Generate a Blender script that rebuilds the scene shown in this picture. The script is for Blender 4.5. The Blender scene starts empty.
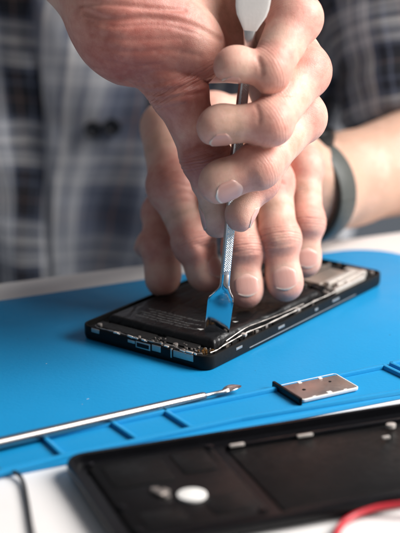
import bpy, bmesh, math, random
import numpy as np
from mathutils import Vector, noise
random.seed(7)
S = 0.001                       # everything below is written in millimetres
col = bpy.context.scene.collection
PI = math.pi

# ------------------------------------------------------------------ camera
PITCH = math.radians(17.77); DIST = 758.0; FPX = 1500.0
CAM = np.array([0, -DIST*math.cos(PITCH), DIST*math.sin(PITCH)])
FW = np.array([0, math.cos(PITCH), -math.sin(PITCH)])
UP = np.array([0, math.sin(PITCH), math.cos(PITCH)])
def at(px, py, Y=None, z=None):
    """where something seen at (px, py) of the 400x533 photograph stands, at depth Y or height z"""
    d = FW + np.array([1., 0, 0])*(px-200)/FPX - UP*(py-266.5)/FPX
    t = (z-CAM[2])/d[2] if Y is None else (Y-CAM[1])/d[1]
    return CAM + t*d

cd = bpy.data.cameras.new('camera'); cam = bpy.data.objects.new('camera', cd); col.objects.link(cam)
cam.location = CAM*S; cam.rotation_euler = (PI/2-PITCH, 0, 0)
cd.sensor_fit = 'HORIZONTAL'; cd.sensor_width = 24; cd.lens = FPX/400*24
cd.clip_start = 0.02; cd.clip_end = 50
cd.dof.use_dof = True; cd.dof.focus_distance = 0.622; cd.dof.aperture_fstop = 7.2
bpy.context.scene.camera = cam

# ------------------------------------------------------------------ materials
def srgb(r, g, b):
    f = lambda c: c/12.92 if c <= .04045 else ((c+.055)/1.055)**2.4
    return (f(r/255), f(g/255), f(b/255), 1)
class NT:
    def __init__(s, name):
        s.m = bpy.data.materials.new(name); s.m.use_nodes = True
        s.t = s.m.node_tree; s.n = s.t.nodes; s.b = s.n['Principled BSDF']
    def node(s, ty, **k):
        x = s.n.new(ty)
        for a, v in k.items(): setattr(x, a, v)
        return x
    def link(s, a, b): s.t.links.new(a, b)
    def val(s, name, v): s.b.inputs[name].default_value = v
    def coord(s, kind='Object', scale=None):
        c = s.node('ShaderNodeTexCoord').outputs[kind]
        if scale is None: return c
        m = s.node('ShaderNodeMapping'); m.inputs['Scale'].default_value = scale
        s.link(c, m.inputs['Vector']); return m.outputs[0]
    def noise(s, vec, scale, detail=4, rough=.55):
        x = s.node('ShaderNodeTexNoise'); x.inputs['Scale'].default_value = scale
        x.inputs['Detail'].default_value = detail; x.inputs['Roughness'].default_value = rough
        s.link(vec, x.inputs['Vector']); return x.outputs['Fac']
    def math(s, op, a, b=None, c=None, clamp=False):
        x = s.node('ShaderNodeMath', operation=op); x.use_clamp = clamp
        for i, v in enumerate((a, b, c)):
            if v is None: continue
            if isinstance(v, (int, float)): x.inputs[i].default_value = v
            else: s.link(v, x.inputs[i])
        return x.outputs[0]
    def ramp(s, fac, stops, interp='LINEAR'):
        x = s.node('ShaderNodeValToRGB'); r = x.color_ramp; r.interpolation = interp
        while len(r.elements) < len(stops): r.elements.new(.5)
        for e, (p, c) in zip(r.elements, stops):
            e.position = p; e.color = c if len(c) == 4 else (*c, 1)
        s.link(fac, x.inputs[0]); return x.outputs[0]
    def mix(s, fac, a, b, blend='MIX'):
        x = s.node('ShaderNodeMix', data_type='RGBA', blend_type=blend)
        for sock, v in ((x.inputs[0], fac), (x.inputs[6], a), (x.inputs[7], b)):
            if isinstance(v, (int, float)): sock.default_value = v
            elif isinstance(v, tuple): sock.default_value = v if len(v) == 4 else (*v, 1)
            else: s.link(v, sock)
        return x.outputs[2]
    def bump(s, h, dist, strength=1.0, prev=None):
        x = s.node('ShaderNodeBump'); x.inputs['Distance'].default_value = dist
        x.inputs['Strength'].default_value = strength
        s.link(h, x.inputs['Height'])
        if prev is not None: s.link(prev, x.inputs['Normal'])
        return x.outputs[0]
    def normal(s, n): s.link(n, s.b.inputs['Normal'])
    def base(s, c):
        if isinstance(c, tuple): s.b.inputs['Base Color'].default_value = c if len(c) == 4 else (*c, 1)
        else: s.link(c, s.b.inputs['Base Color'])

def simple(name, c, rough=.5, metal=0, bscale=900, bdist=.00006, var=.12, rvar=.1, coat=0, scratch=False, spec=None):
    t = NT(name); co = t.coord()
    n = t.noise(co, 160, 5)
    c1 = tuple(min(1, x*(1-var)) for x in c[:3]); c2 = tuple(min(1, x*(1+var)) for x in c[:3])
    t.base(t.mix(n, c1, c2)); t.val('Metallic', metal)
    t.link(t.math('MULTIPLY_ADD', t.noise(co, 420, 3), rvar*2, rough-rvar), t.b.inputs['Roughness'])
    if spec is not None: t.val('Specular IOR Level', spec)
    if coat: t.val('Coat Weight', coat); t.val('Coat Roughness', .08)
    h = t.noise(co, bscale, 4)
    if scratch:
        co2 = t.coord('Object', (60, 2200, 900)); h = t.math('ADD', h, t.noise(co2, 1, 3))
    t.normal(t.bump(h, bdist, .8)); return t.m

def skin_material():
    t = NT('skin'); co = t.coord()
    fl = t.node('ShaderNodeAttribute', attribute_name='flush_shade').outputs['Fac']
    js = t.node('ShaderNodeAttribute', attribute_name='joint_s').outputs['Fac']
    jw = t.node('ShaderNodeAttribute', attribute_name='joint_w').outputs['Fac']
    n1 = t.noise(co, 55, 4, .6); n2 = t.noise(co, 260, 4, .6); n3 = t.noise(co, 22, 3)
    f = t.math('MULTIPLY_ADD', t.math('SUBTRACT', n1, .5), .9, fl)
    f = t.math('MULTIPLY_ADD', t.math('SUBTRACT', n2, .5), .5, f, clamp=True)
    c = t.ramp(f, [(0, (.51, .31, .225)), (.3, (.70, .43, .34)), (.6, (.62, .30, .24)), (1, (.42, .135, .105))])  # darkest stop also carries the painted palm shade
    c = t.mix(t.math('MULTIPLY', t.math('SUBTRACT', n3, .45, clamp=True), .8), c, (.60, .40, .29))
    vn = t.node('ShaderNodeTexVoronoi', feature='F1'); vn.inputs['Scale'].default_value = 70; t.link(co, vn.inputs['Vector'])
    t.base(c)
    t.val('Roughness', .46); t.link(t.math('MULTIPLY_ADD', n2, .2, .36), t.b.inputs['Roughness'])
    t.val('Subsurface Weight', .35); t.val('Subsurface Radius', (1, .36, .2)); t.val('Subsurface Scale', .0032)
    t.val('Specular IOR Level', .42)
    # fine skin lines: two scales of cells and, near each joint, lines running across the finger
    v1 = t.node('ShaderNodeTexVoronoi', feature='DISTANCE_TO_EDGE'); v1.inputs['Scale'].default_value = 1700
    wn = t.node('ShaderNodeTexNoise'); wn.inputs['Scale'].default_value = 500; t.link(co, wn.inputs['Vector'])
    wv = t.node('ShaderNodeVectorMath', operation='MULTIPLY_ADD'); t.link(wn.outputs['Color'], wv.inputs[0])
    wv.inputs[1].default_value = (.0012, .0012, .0012); t.link(co, wv.inputs[2]); t.link(wv.outputs[0], v1.inputs['Vector'])
    cell = t.math('MINIMUM', t.math('MULTIPLY', v1.outputs['Distance'], 4), 1)
    warp = t.math('MULTIPLY_ADD', t.math('SUBTRACT', t.noise(co, 190, 3), .5), 1.6, js)
    line = t.math('SINE', t.math('MULTIPLY', warp, 2.3))
    line = t.math('POWER', t.math('ABSOLUTE', line), .5)
    line = t.math('MULTIPLY', t.math('SUBTRACT', line, 1), jw)
    b1 = t.bump(n1, .0009, .5)
    b2 = t.bump(n2, .00022, .5, b1)
    b3 = t.bump(cell, .00008, .5, b2)
    b4 = t.bump(line, .00030, .7, b3)
    t.normal(b4); return t.m

def nail_material():
    t = NT('nail'); uv = t.node('ShaderNodeUVMap').outputs[0]
    sp = t.node('ShaderNodeSeparateXYZ'); t.link(uv, sp.inputs[0]); v = sp.outputs[1]
    t.base(t.ramp(v, [(0, (.66, .38, .31)), (.08, (.68, .41, .35)), (.26, (.66, .35, .29)), (.88, (.64, .35, .30)), (.95, (.74, .58, .50)), (1, (.78, .68, .60))]))
    t.val('Roughness', .3); t.val('Subsurface Weight', .25); t.val('Subsurface Scale', .002)
    t.val('Subsurface Radius', (1, .4, .3)); t.val('Coat Weight', .15); t.val('Coat Roughness', .25)
    m = t.node('ShaderNodeMapping'); m.inputs['Scale'].default_value = (26, 1.2, 1); t.link(uv, m.inputs[0])
    t.normal(t.bump(t.noise(m.outputs[0], 1, 2), .00012, .6)); return t.m

def plaid_material(name, period=72.0, shift=(0, 0), weft=.48, light=False):
    """woven check: wide pale and navy stripes both ways with thin rust and white lines"""
    t = NT(name); uv = t.node('ShaderNodeUVMap').outputs[0]
    nz = t.node('ShaderNodeTexNoise'); nz.inputs['Scale'].default_value = .02; t.link(uv, nz.inputs['Vector'])
    va = t.node('ShaderNodeVectorMath', operation='MULTIPLY_ADD'); t.link(nz.outputs['Color'], va.inputs[0])
    va.inputs[1].default_value = (6, 6, 0); t.link(uv, va.inputs[2])
    sp = t.node('ShaderNodeSeparateXYZ'); t.link(va.outputs[0], sp.inputs[0])
    navy = (.009, .013, .027); mid = (.12, .14, .20); pale = (.55, .56, .59); white = (.90, .88, .86); rust = (.22, .13, .11); blk = (.006, .007, .012)
    if light: navy = mid; blk = (.07, .08, .12); mid = (.26, .28, .34)
    def stripes(ax, sh, per):
        u = t.math('FRACT', t.math('DIVIDE', t.math('ADD', sp.outputs[ax], 7200.0+sh), per))
        return t.ramp(u, [(0, white), (.03, pale), (.15, mid), (.2, white), (.25, pale), (.31, mid), (.35, pale), (.43, mid), (.48, navy),
                          (.56, blk), (.64, rust), (.655, blk), (.76, navy), (.80, mid), (.83, navy), (.93, mid)], 'CONSTANT')
    a = stripes(0, shift[0], period); b = stripes(1, shift[1], period*1.12)
    w = t.node('ShaderNodeTexChecker'); w.inputs['Scale'].default_value = 1.4; t.link(uv, w.inputs['Vector'])
    c = t.mix(weft, a, b)
    c = t.mix(t.math('MULTIPLY', w.outputs['Fac'], .25), c, a)
    t.base(c); t.val('Roughness', .9); t.val('Sheen Weight', .2)
    mp = t.node('ShaderNodeMapping'); mp.inputs['Scale'].default_value = (2.2, 2.2, 1); t.link(uv, mp.inputs[0])
    t.normal(t.bump(t.noise(mp.outputs[0], 1, 2), .0004, .5)); return t.m

def mat_material():
    t = NT('blue_silicone'); co = t.coord()
    n = t.noise(co, 9, 3); n2 = t.noise(co, 600, 3, .7)
    c = t.mix(n, (.006, .235, .50), (.009, .26, .54))
    d = t.node('ShaderNodeTexVoronoi', feature='F1'); d.inputs['Scale'].default_value = 75; t.link(co, d.inputs['Vector'])
    sp = t.math('LESS_THAN', d.outputs['Distance'], .035)
    c = t.mix(t.math('MULTIPLY', sp, t.math('GREATER_THAN', t.noise(co, 31, 2), .56)), c, (.35, .5, .6))
    sm = t.noise(co, 26, 6, .68)
    t.base(c); t.link(t.math('MULTIPLY_ADD', sm, .5, .22), t.b.inputs['Roughness'])
    t.val('Specular IOR Level', .35)
    t.normal(t.bump(n2, .00012, .8, t.bump(sm, .0009, .2))); return t.m

def battery_material():
    t = NT('battery_wrapper'); co = t.coord()
    cr = t.coord('Object', (45, 110, 60)); n = t.noise(cr, 1, 5, .6)
    wr_ = t.node('ShaderNodeTexVoronoi', feature='DISTANCE_TO_EDGE'); wr_.inputs['Scale'].default_value = 1
    cw = t.node('ShaderNodeVectorMath', operation='MULTIPLY_ADD'); nn = t.node('ShaderNodeTexNoise'); nn.inputs['Scale'].default_value = 90; t.link(co, nn.inputs['Vector'])
    t.link(nn.outputs['Color'], cw.inputs[0]); cw.inputs[1].default_value = (.9, .9, .9); t.link(t.coord('Object', (38, 130, 60)), cw.inputs[2]); t.link(cw.outputs[0], wr_.inputs['Vector'])
    wk = t.math('MINIMUM', t.math('MULTIPLY', wr_.outputs['Distance'], 7), 1); n2 = t.noise(co, 800, 3)
    t.base(t.mix(n, (.004, .004, .0045), (.011, .0105, .011)))
    t.link(t.math('MULTIPLY_ADD', n, .35, .16), t.b.inputs['Roughness'])
    t.val('Specular IOR Level', .3); t.normal(t.bump(n2, .00004, .6, t.bump(wk, .00035, .6, t.bump(n, .0016, .55)))); return t.m

def steel_material(name='steel', c=(.58, .575, .57), rough=.24, bs=.5):
    t = NT(name); co = t.coord('Object', (3500, 3500, 30))
    t.base((*c, 1)); t.val('Metallic', 1)
    n = t.noise(co, 1, 3)
    t.link(t.math('MULTIPLY_ADD', n, .12, rough-.05), t.b.inputs['Roughness'])
    t.normal(t.bump(n, .00001, bs)); return t.m

M = {}
M['skin'] = skin_material(); M['nail'] = nail_material()
M['shirt'] = plaid_material('plaid_cotton', 58, (0, 10)); M['sleeve'] = plaid_material('plaid_cotton_sleeve', 50, (30, 22)); M['placket'] = plaid_material('plaid_cotton_placket', 58, (4, 16), .36, True)
M['mat'] = mat_material(); M['battery'] = battery_material()
M['steel'] = steel_material(); M['dull_steel'] = steel_material('dull_steel', (.36, .345, .335), .27); M['mirror'] = steel_material('polished_steel', (.60, .61, .63), .09, .04); M['satin'] = steel_material('satin_steel', (.80, .79, .77), .42)
M['table'] = simple('white_laminate', (.80, .77, .75), .45, bscale=500, var=.03, bdist=.00003)
M['black'] = simple('black_plastic', (.005, .005, .0055), .34, var=.3, bdist=.00012, rvar=.15, spec=.15)
M['blackgloss'] = simple('black_anodised', (.005, .005, .006), .2, 0, var=.3, rvar=.08, spec=.15)
M['inner'] = simple('dark_inner_plastic', (.013, .013, .013), .45, var=.4, bdist=.0003, bscale=300, rvar=.15, spec=.15)
M['shell_inner'] = simple('shell_inner_plastic', (.0065, .0065, .0068), .4, var=.5, bdist=.0004, bscale=160, rvar=.2, spec=.15)
M['dullblack'] = simple('dark_frame', (.007, .0068, .0065), .42, var=.35, bdist=.0002, bscale=240, spec=.15)
M['silver'] = simple('silver_contact', (.46, .42, .39), .42, .85, var=.25, bdist=.0002, rvar=.15)
M['shield'] = simple('shield_metal', (.60, .51, .44), .40, .9, var=.12, bdist=.0001, rvar=.1)
M['flex'] = simple('flex_foil', (.42, .39, .36), .45, .5, var=.45, bscale=200, bdist=.0004)
M['bracket'] = simple('pale_bracket', (.72, .67, .62), .4, .6, var=.2, bdist=.0002)
M['gold'] = simple('gold_contact', (.62, .34, .12), .35, 1, var=.2)
M['print'] = simple('grey_print', (.10, .10, .10), .6, var=.3)
M['whiteprint'] = simple('white_sticker', (.62, .62, .60), .6, var=.1)
M['pinkmetal'] = simple('tray_plate', (.60, .52, .48), .36, 1, var=.15, bscale=260, bdist=.0002, rvar=.14)
M['whitepl'] = simple('white_plastic', (.78, .76, .73), .35, var=.05)
M['cable'] = simple('black_rubber', (.02, .018, .018), .5)
M['red'] = simple('red_rubber', (.50, .022, .035), .4)
M['strap'] = simple('grey_green_strap', (.05, .054, .048), .55, var=.2, bdist=.0003)
M['case'] = simple('dark_watch_case', (.012, .012, .012), .35, .6)
M['button_blob'] = simple('dark_button_blob', (.008, .009, .013), .35)
M['apron'] = simple('dark_trousers', (.012, .013, .018), .9)

# ------------------------------------------------------------------ builders
def tag(o, label=None, cat=None, group=None, kind=None):
    if label: o['label'] = label
    if cat: o['category'] = cat
    if group: o['group'] = group
    if kind: o['kind'] = kind
    return o
def empty(name, loc=(0, 0, 0), rz=0):
    o = bpy.data.objects.new(name, None); col.objects.link(o); o.empty_display_size = .01
    o.location = [c*S for c in loc]; o.rotation_euler = (0, 0, rz); return o
def mesh(name, V, F, mat, parent=None, smooth=True, uv=None, keepworld=False):
    me = bpy.data.meshes.new(name)
    V = np.asarray(V, dtype=float)*S
    me.from_pydata([tuple(v) for v in V], [], [tuple(int(i) for i in f) for f in F]); me.validate(); me.update()
    me.materials.append(mat)
    me.polygons.foreach_set('use_smooth', [smooth]*len(me.polygons))
    if uv is not None:
        L = me.uv_layers.new(name='UVMap')
        for lp in me.loops: L.data[lp.index].uv = uv[lp.vertex_index]
    o = bpy.data.objects.new(name, me); col.objects.link(o)
    if parent is not None: o.parent = parent
    return o
class MB:
    """collects shapes (mm) and links them as ONE mesh"""
    def __init__(s): s.V = []; s.F = []; s.P = []
    def add(s, V, F):
        s.P.append((V, F)); k = len(s.V); s.V += [tuple(v) for v in V]; s.F += [tuple(i+k for i in f) for f in F]; return s
    def box(s, x0, x1, y0, y1, z0, z1, bev=.12, rot=0, c=None):
        bm = bmesh.new(); bmesh.ops.create_cube(bm, size=1)
        for v in bm.verts:
            v.co = Vector(((v.co.x+.5)*(x1-x0)+x0, (v.co.y+.5)*(y1-y0)+y0, (v.co.z+.5)*(z1-z0)+z0))
        b = min(bev, .3*min(x1-x0, y1-y0, z1-z0))
        if b > 0: bmesh.ops.bevel(bm, geom=bm.edges[:], offset=b, segments=2, affect='EDGES', profile=.6)
        if rot:
            cx, cy = (x0+x1)/2, (y0+y1)/2; cr, sr = math.cos(rot), math.sin(rot)
            for v in bm.verts:
                dx, dy = v.co.x-cx, v.co.y-cy; v.co.x = cx+dx*cr-dy*sr; v.co.y = cy+dx*sr+dy*cr
        bm.verts.index_update()
        s.add([v.co[:] for v in bm.verts], [[v.index for v in f.verts] for f in bm.faces]); bm.free(); return s
    def prism(s, pts, z0, z1, bev=.3):
        """closed outline with a rounded top edge"""
        n = len(pts); P = np.array(pts, float)
        def inset(d):
            nx = np.roll(P, -1, 0)-np.roll(P, 1, 0); L = np.linalg.norm(nx, axis=1)[:, None]+1e-9; nx = nx/L
            return P + d*np.stack([-nx[:, 1], nx[:, 0]], 1)
        rings = [(bev*.5, z0), (0, z0+bev*.5), (0, z1-bev), (bev*.3, z1-bev*.3), (bev, z1)]
        V = []; F = []
        for d, z in rings:
            Q = inset(d); V += [(x, y, z) for x, y in Q]
        for r in range(len(rings)-1):
            for i in range(n):
                j = (i+1) % n; F.append((r*n+i, r*n+j, (r+1)*n+j, (r+1)*n+i))
        F.append(tuple(range(n))[::-1]); F.append(tuple((len(rings)-1)*n+i for i in range(n)))
        return s.add(V, F)
    def tube(s, pts, r, seg=14, caps=True):
        P = [Vector(p) for p in pts]; R = r if isinstance(r, (list, tuple)) else [r]*len(P)
        V = []; F = []; u = None
        for i, p in enumerate(P):
            t = (P[min(i+1, len(P)-1)]-P[max(i-1, 0)]).normalized()
            if u is None:
                u = t.orthogonal().normalized()
            u = (u - t*u.dot(t)).normalized(); w = t.cross(u)
            for k in range(seg):
                a = 2*PI*k/seg; q = p+(u*math.cos(a)+w*math.sin(a))*R[i]; V.append(q[:])
        for i in range(len(P)-1):
            for k in range(seg):
                j = (k+1) % seg; F.append((i*seg+k, i*seg+j, (i+1)*seg+j, (i+1)*seg+k))
        if caps: F.append(tuple(range(seg))[::-1]); F.append(tuple((len(P)-1)*seg+k for k in range(seg)))
        return s.add(V, F)
    def disc(s, cx, cy, z0, z1, rx, ry=None, seg=28, bev=.15):
        ry = ry or rx
        return s.prism([(cx+rx*math.cos(2*PI*k/seg), cy+ry*math.sin(2*PI*k/seg)) for k in range(seg)], z0, z1, bev)
    def split(s, name, mat, parent, per=1):
        # every collected piece becomes a part of its own
        for V, F in s.P: MB().add(V, F).build(name, mat, parent)
    def build(s, name, mat, parent=None, smooth=False):
        o = mesh(name, s.V, s.F, mat, parent, True)
        bm = bmesh.new(); bm.from_mesh(o.data); bmesh.ops.recalc_face_normals(bm, faces=bm.faces)
        if not smooth:
            for e in bm.edges:
                if len(e.link_faces) == 2 and e.calc_face_angle(0) > .6: e.smooth = False
        bm.to_mesh(o.data); bm.free(); return o
def rrect(x0, x1, y0, y1, r, seg=8):
    P = []
    for cx, cy, a0 in ((x1-r, y0+r, -PI/2), (x1-r, y1-r, 0), (x0+r, y1-r, PI/2), (x0+r, y0+r, PI)):
        for k in range(seg+1):
            a = a0+PI/2*k/seg; P.append((cx+r*math.cos(a), cy+r*math.sin(a)))
    return P
def shell(mb, x0, x1, y0, y1, r, prof, seg=8, floor=True):
    """rounded-rectangle shell swept through a profile of (inset, height)"""
    V = []; F = []; n = 4*(seg+1)
    for d, z in prof:
        V += [(x, y, z) for x, y in rrect(x0+d, x1-d, y0+d, y1-d, max(r-d, .4), seg)]
    for k in range(len(prof)-1):
        for i in range(n):
            j = (i+1) % n; F.append((k*n+i, k*n+j, (k+1)*n+j, (k+1)*n+i))
    F.append(tuple(range(n))[::-1]); F.append(tuple((len(prof)-1)*n+i for i in range(n)))
    return mb.add(V, F)
def spline(P, n=8):
    P = [np.array(p, float) for p in P]; out = []
    for i in range(len(P)-1):
        a = P[max(i-1, 0)]; b = P[i]; c = P[i+1]; d = P[min(i+2, len(P)-1)]
        for k in range(n):
            t = k/n; out.append(.5*((2*b)+(-a+c)*t+(2*a-5*b+4*c-d)*t*t+(-a+3*b-3*c+d)*t**3))
    out.append(P[-1]); return out

# ------------------------------------------------------------------ the setting
TZ = -2.0
fa = math.atan2(27.7, 65); ed = np.array([math.cos(fa), math.sin(fa)]); nd = np.array([-ed[1], ed[0]])
p0 = np.array([-33., 7.5])
V = [p0-ed*700-nd*700, p0+ed*800-nd*700, p0+ed*800, p0-ed*700]
mb = MB(); mb.prism([tuple(v) for v in V], TZ-26, TZ, 1.2); tab = mb.build('table', M['table'])
tag(tab, kind='structure')

# ------------------------------------------------------------------ repair mat
MA = math.radians(25.5); e1 = np.array([-math.cos(MA), -math.sin(MA)]); e2 = np.array([math.sin(MA), -math.cos(MA)])
PF = np.array([98., 40.])
def mp(s_, d_): q = PF+e1*s_+e2*d_; return (q[0], q[1])
W_, D_ = 330, 180
out = []
def corner(cx, cy, a0, r):
    for k in range(13):
        a = a0+PI/2*k/12; out.append(mp(cx+r*math.cos(a), cy+r*math.sin(a)))
corner(30, 30, PI, 30); corner(W_-12, 12, -PI/2, 12); corner(W_-12, D_-12, 0, 12); corner(12, D_-12, PI/2, 12)
out = out[::-1]
if sum(out[i][0]*out[(i+1) % len(out)][1]-out[(i+1) % len(out)][0]*out[i][1] for i in range(len(out))) < 0: out = out[::-1]
rm = empty('repair_mat', (0, 0, TZ))
tag(rm, 'blue silicone repair mat with raised tray ridges along its near edge', 'mat')
MB().prism(out, .02, -TZ, .8).build('base_sheet', M['mat'], rm)
rg = MB()
def ridge(p, q, w=2.0, h=1.8, ext=0):
    p = np.array(p[:2]); q = np.array(q[:2]); d = (q-p)/np.linalg.norm(q-p); n = np.array([-d[1], d[0]])*w/2
    p = p-d*ext; q = q+d*ext
    rg.prism([tuple(p-n), tuple(q-n), tuple(q+n), tuple(p+n)], -TZ-.15, -TZ+h, .5)
G = lambda x, y: at(x, y, z=0)[:2]
L1a, L1b = G(-60, 461), G(383, 368.5)
ridge(L1a, L1b)
ridge(G(-60, 489), G(62, 459.5)); ridge(G(62, 459.5), G(240, 421)); ridge(G(240, 421), G(470, 382))
ridge(G(45, 441), G(64, 459)); ridge(G(112, 425), G(137, 442)); ridge(G(164, 413), G(192, 431))
ridge(G(383, 368), G(425, 388)); ridge(G(391, 366), G(500, 340)); ridge(G(391, 366), G(430, 384))
rg.build('tray_ridges', M['mat'], rm)

for k in range(9):                     # lint and crumbs
    px, py = random.uniform(0, 400), random.uniform(330, 440); q = at(px, py, z=.0); a = random.uniform(0, PI); l_ = random.uniform(.3, 1.6)
    pts_ = [(q[0]+math.cos(a+.5*t_)*l_*t_, q[1]+math.sin(a+.7*t_)*l_*t_, -TZ+.1) for t_ in (0, .5, 1)]
    MB().tube(pts_, random.uniform(.04, .07), 5).build('lint', M['whitepl'] if k % 2 else M['print'], rm)
# ------------------------------------------------------------------ disassembled phone on the mat
TH = math.radians(53.4); ph = empty('opened_phone', (3.3, -144.8, 0.02), TH)
tag(ph, 'opened black phone lying on the blue mat, battery and circuit shield exposed under the fingers', 'phone')
PL, PW = 145, 70
fr = MB(); shell(fr, 0, PL, 0, PW, 5.4, [(1.4, 0), (.5, .5), (.1, 1.7), (0, 2.2), (0, 6.0), (.15, 6.45), (.3, 6.55), (1.0, 6.55), (1.1, 4.3)]).build('frame', M['dullblack'], ph)
# battery: a pouch with soft edges, its near corner lifted by the blade
def battery():
    nx, ny = 120, 90; x0, x1, y0, y1 = 12., 97., 5.5, 64.; V = []; F = []
    for j in range(ny+1):
        for i in range(nx+1):
            u, v = i/nx, j/ny; x = x0+(x1-x0)*u; y = y0+(y1-y0)*v
            e = min(x-x0, x1-x, (y-y0)*1.0, y1-y); h = 4.6+4.0*(1-math.exp(-max(e, 0)/.45))
            h += .8*math.exp(-((x-27)/17)**2-((y-14)/10)**2)*min(1, e/2.5)     # pried-up corner
            h += .5*math.exp(-((y-9.5)/3.2)**2)*min(1, e/2)                       # puffed long edge
            h += .22*noise.noise(Vector((x*.06, y*.13, 3)))*min(1, e/3)
            V.append((x+.4*noise.noise(Vector((y*.2, 1, 1))) if i in (0, nx) else x, y+(.45*noise.noise(Vector((x*.12, 5, 1))) if j in (0, ny) else 0), h))
    for j in range(ny):
        for i in range(nx):
            a = j*(nx+1)+i; F.append((a, a+1, a+nx+2, a+nx+1))
    n = len(V); rim = [i for i in range(nx+1)]+[j*(nx+1)+nx for j in range(1, ny+1)]+[ny*(nx+1)+i for i in range(nx-1, -1, -1)]+[j*(nx+1) for j in range(ny-1, 0, -1)]
    for r in rim: V.append((V[r][0], V[r][1], 4.32))
    m = len(rim)
    for k in range(m): F.append((rim[k], n+k, n+(k+1) % m, rim[(k+1) % m]))
    F.append(tuple(n+k for k in range(m)))
    return mesh('battery', V, F, M['battery'], ph, True)
bat = battery()
def bh(x, y):
    e = min(x-12, 97-x, y-5.5, 64-y); h = 4.6+4.0*(1-math.exp(-max(e, 0)/.45))
    return h+.8*math.exp(-((x-27)/17)**2-((y-14)/10)**2)*min(1, e/2.5)+.5*math.exp(-((y-9.5)/3.2)**2)*min(1, e/2)+.22*noise.noise(Vector((x*.06, y*.13, 3)))*min(1, e/3)
# unreadable fine print on the wrapper: rows of tiny strokes following the surface
pr = MB()
SEG = [(0, 0, 1, 0), (1, 0, 1, .5), (1, .5, 1, 1), (0, 1, 1, 1), (0, .5, 0, 1), (0, 0, 0, .5), (0, .5, 1, .5), (0, 0, 1, 1)]
for row in range(5):
    x = 19.5+row*2.5; y = 55.0-(row % 2)*3; hgt = (1.25, .8, .8, .8, 1.0)[row]; wid = hgt*.6; run = 0
    while y > (19, 26, 22, 34, 24)[row]:
        if run <= 0: run = random.randint(3, 8); y -= wid*1.1
        run -= 1
        for (a0, b0, a1, b1) in random.sample(SEG, 4):
            q0 = np.array([x+(b0-.5)*hgt, y-a0*wid]); q1 = np.array([x+(b1-.5)*hgt, y-a1*wid]); dd_ = (q1-q0)/np.linalg.norm(q1-q0); nn_ = np.array([-dd_[1], dd_[0]])*.085
            Q = [q0-nn_, q1-nn_, q1+nn_, q0+nn_]; pr.add([(p[0], p[1], bh(p[0], p[1])+.05) for p in Q], [(0, 1, 2, 3)])
        y -= wid*1.45
pr.build('print', M['print'], bat)
sk = MB()
for (x, y, w, l) in ((19.5, 18.3, 2.4, 1.8), (35.5, 11.5, 2.0, 2.0)):
    P = [(x, y), (x+l, y-w*.2), (x+l*.4, y+w)]
    V = [(a, b, bh(a, b)+.06) for a, b in P]; sk.add(V, [(0, 1, 2)])
sk.split('sticker', M['whiteprint'], bat)
sy = MB()
for k in range(4):
    x, y = 39+(k % 2)*1.7, 15.5+(k//2)*1.9
    sy.add([(a, b, bh(a, b)+.05) for a, b in ((x, y), (x+1.2, y), (x+1.2, y+.35), (x, y+.35))], [(0, 1, 2, 3)])
    sy.add([(a, b, bh(a, b)+.05) for a, b in ((x, y), (x+.35, y), (x+.35, y+1.4), (x, y+1.4))], [(0, 1, 2, 3)])
sy.build('symbol', M['print'], bat)
# pull tab / lower board between battery and the bottom edge
lb = MB(); lb.box(2.2, 11, 4, 66, 4.32, 5.7, .3); lb.box(3.0, 9.8, 34, 60, 5.7, 6.5, .3); lb.box(6, 11.4, 12, 30, 5.72, 6.3, .2)
lb.build('lower_board', M['inner'], ph)
cm = MB()
for k in range(46):
    x = random.uniform(2.4, 10.5); y = random.uniform(4.5, 33); s1, s2 = random.uniform(.25, .8), random.uniform(.25, 1.1)
    cm.box(x, x+s1, y, y+s2, 5.72, 5.72+random.uniform(.35, .8), .06, rot=random.choice((0, 0, .3)))
cm.split('solder_point', M['silver'], ph)
cm = MB()
for k in range(9):
    x = random.uniform(3, 9); y = random.uniform(2.6, 9)
    cm.box(x, x+random.uniform(.5, 1.6), y, y+.6, 5.9, 6.9, .1, rot=random.uniform(-.6, .6))
cm.split('gold_contact', M['gold'], ph)
# exposed metal in the bottom edge
def silver_line(pts, w=.5, name='edge_strip', mat='silver', h=.35):
    m_ = MB(); m_.tube(spline(pts, 5), [w/2*(1+.35*math.sin(i*1.9)+.2*math.sin(i*.7)) for i in range(5*(len(pts)-1)+1)], 6); return m_.build(name, M[mat], ph)
silver_line([(2.2, 62.5, 6.7), (.9, 60, 6.7), (.9, 54, 6.8), (1.2, 46, 6.7), (.8, 40, 6.9), (1.2, 36, 6.8), (.9, 31, 6.9), (1.4, 25, 6.9), (2.1, 20, 7.0), (1.1, 16, 6.8), (1.0, 9, 6.7), (2.2, 4.5, 6.8)], .65)
m_ = MB(); m_.box(-.25, .6, 58.5, 63.0, 4.4, 6.3, .2); m_.box(-.22, .6, 38.6, 42.6, 4.2, 5.6, .2); m_.box(-.22, .6, 24.6, 29.4, 3.4, 6.2, .25)
m_.box(-.2, .6, 7.5, 18.0, 3.2, 6.3, .3); m_.box(-.35, .6, 18.6, 19.4, 2.6, 6.6, .1); m_.split('edge_plate', M['silver'], ph)
m_ = MB(); m_.box(-.3, .5, 30.2, 38.2, 2.9, 5.9, .5); up_ = m_.build('charging_port', M['silver'], ph)
MB().prism([(x, y) for x, y in rrect(-.42, -.1, 30.9, 37.5, .14)], 3.5, 5.3, .1).build('port_opening', M['black'], up_)
MB().box(-.36, .4, 19.6, 23.9, 2.6, 6.2, .2).build('edge_notch', M['black'], ph)
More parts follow.
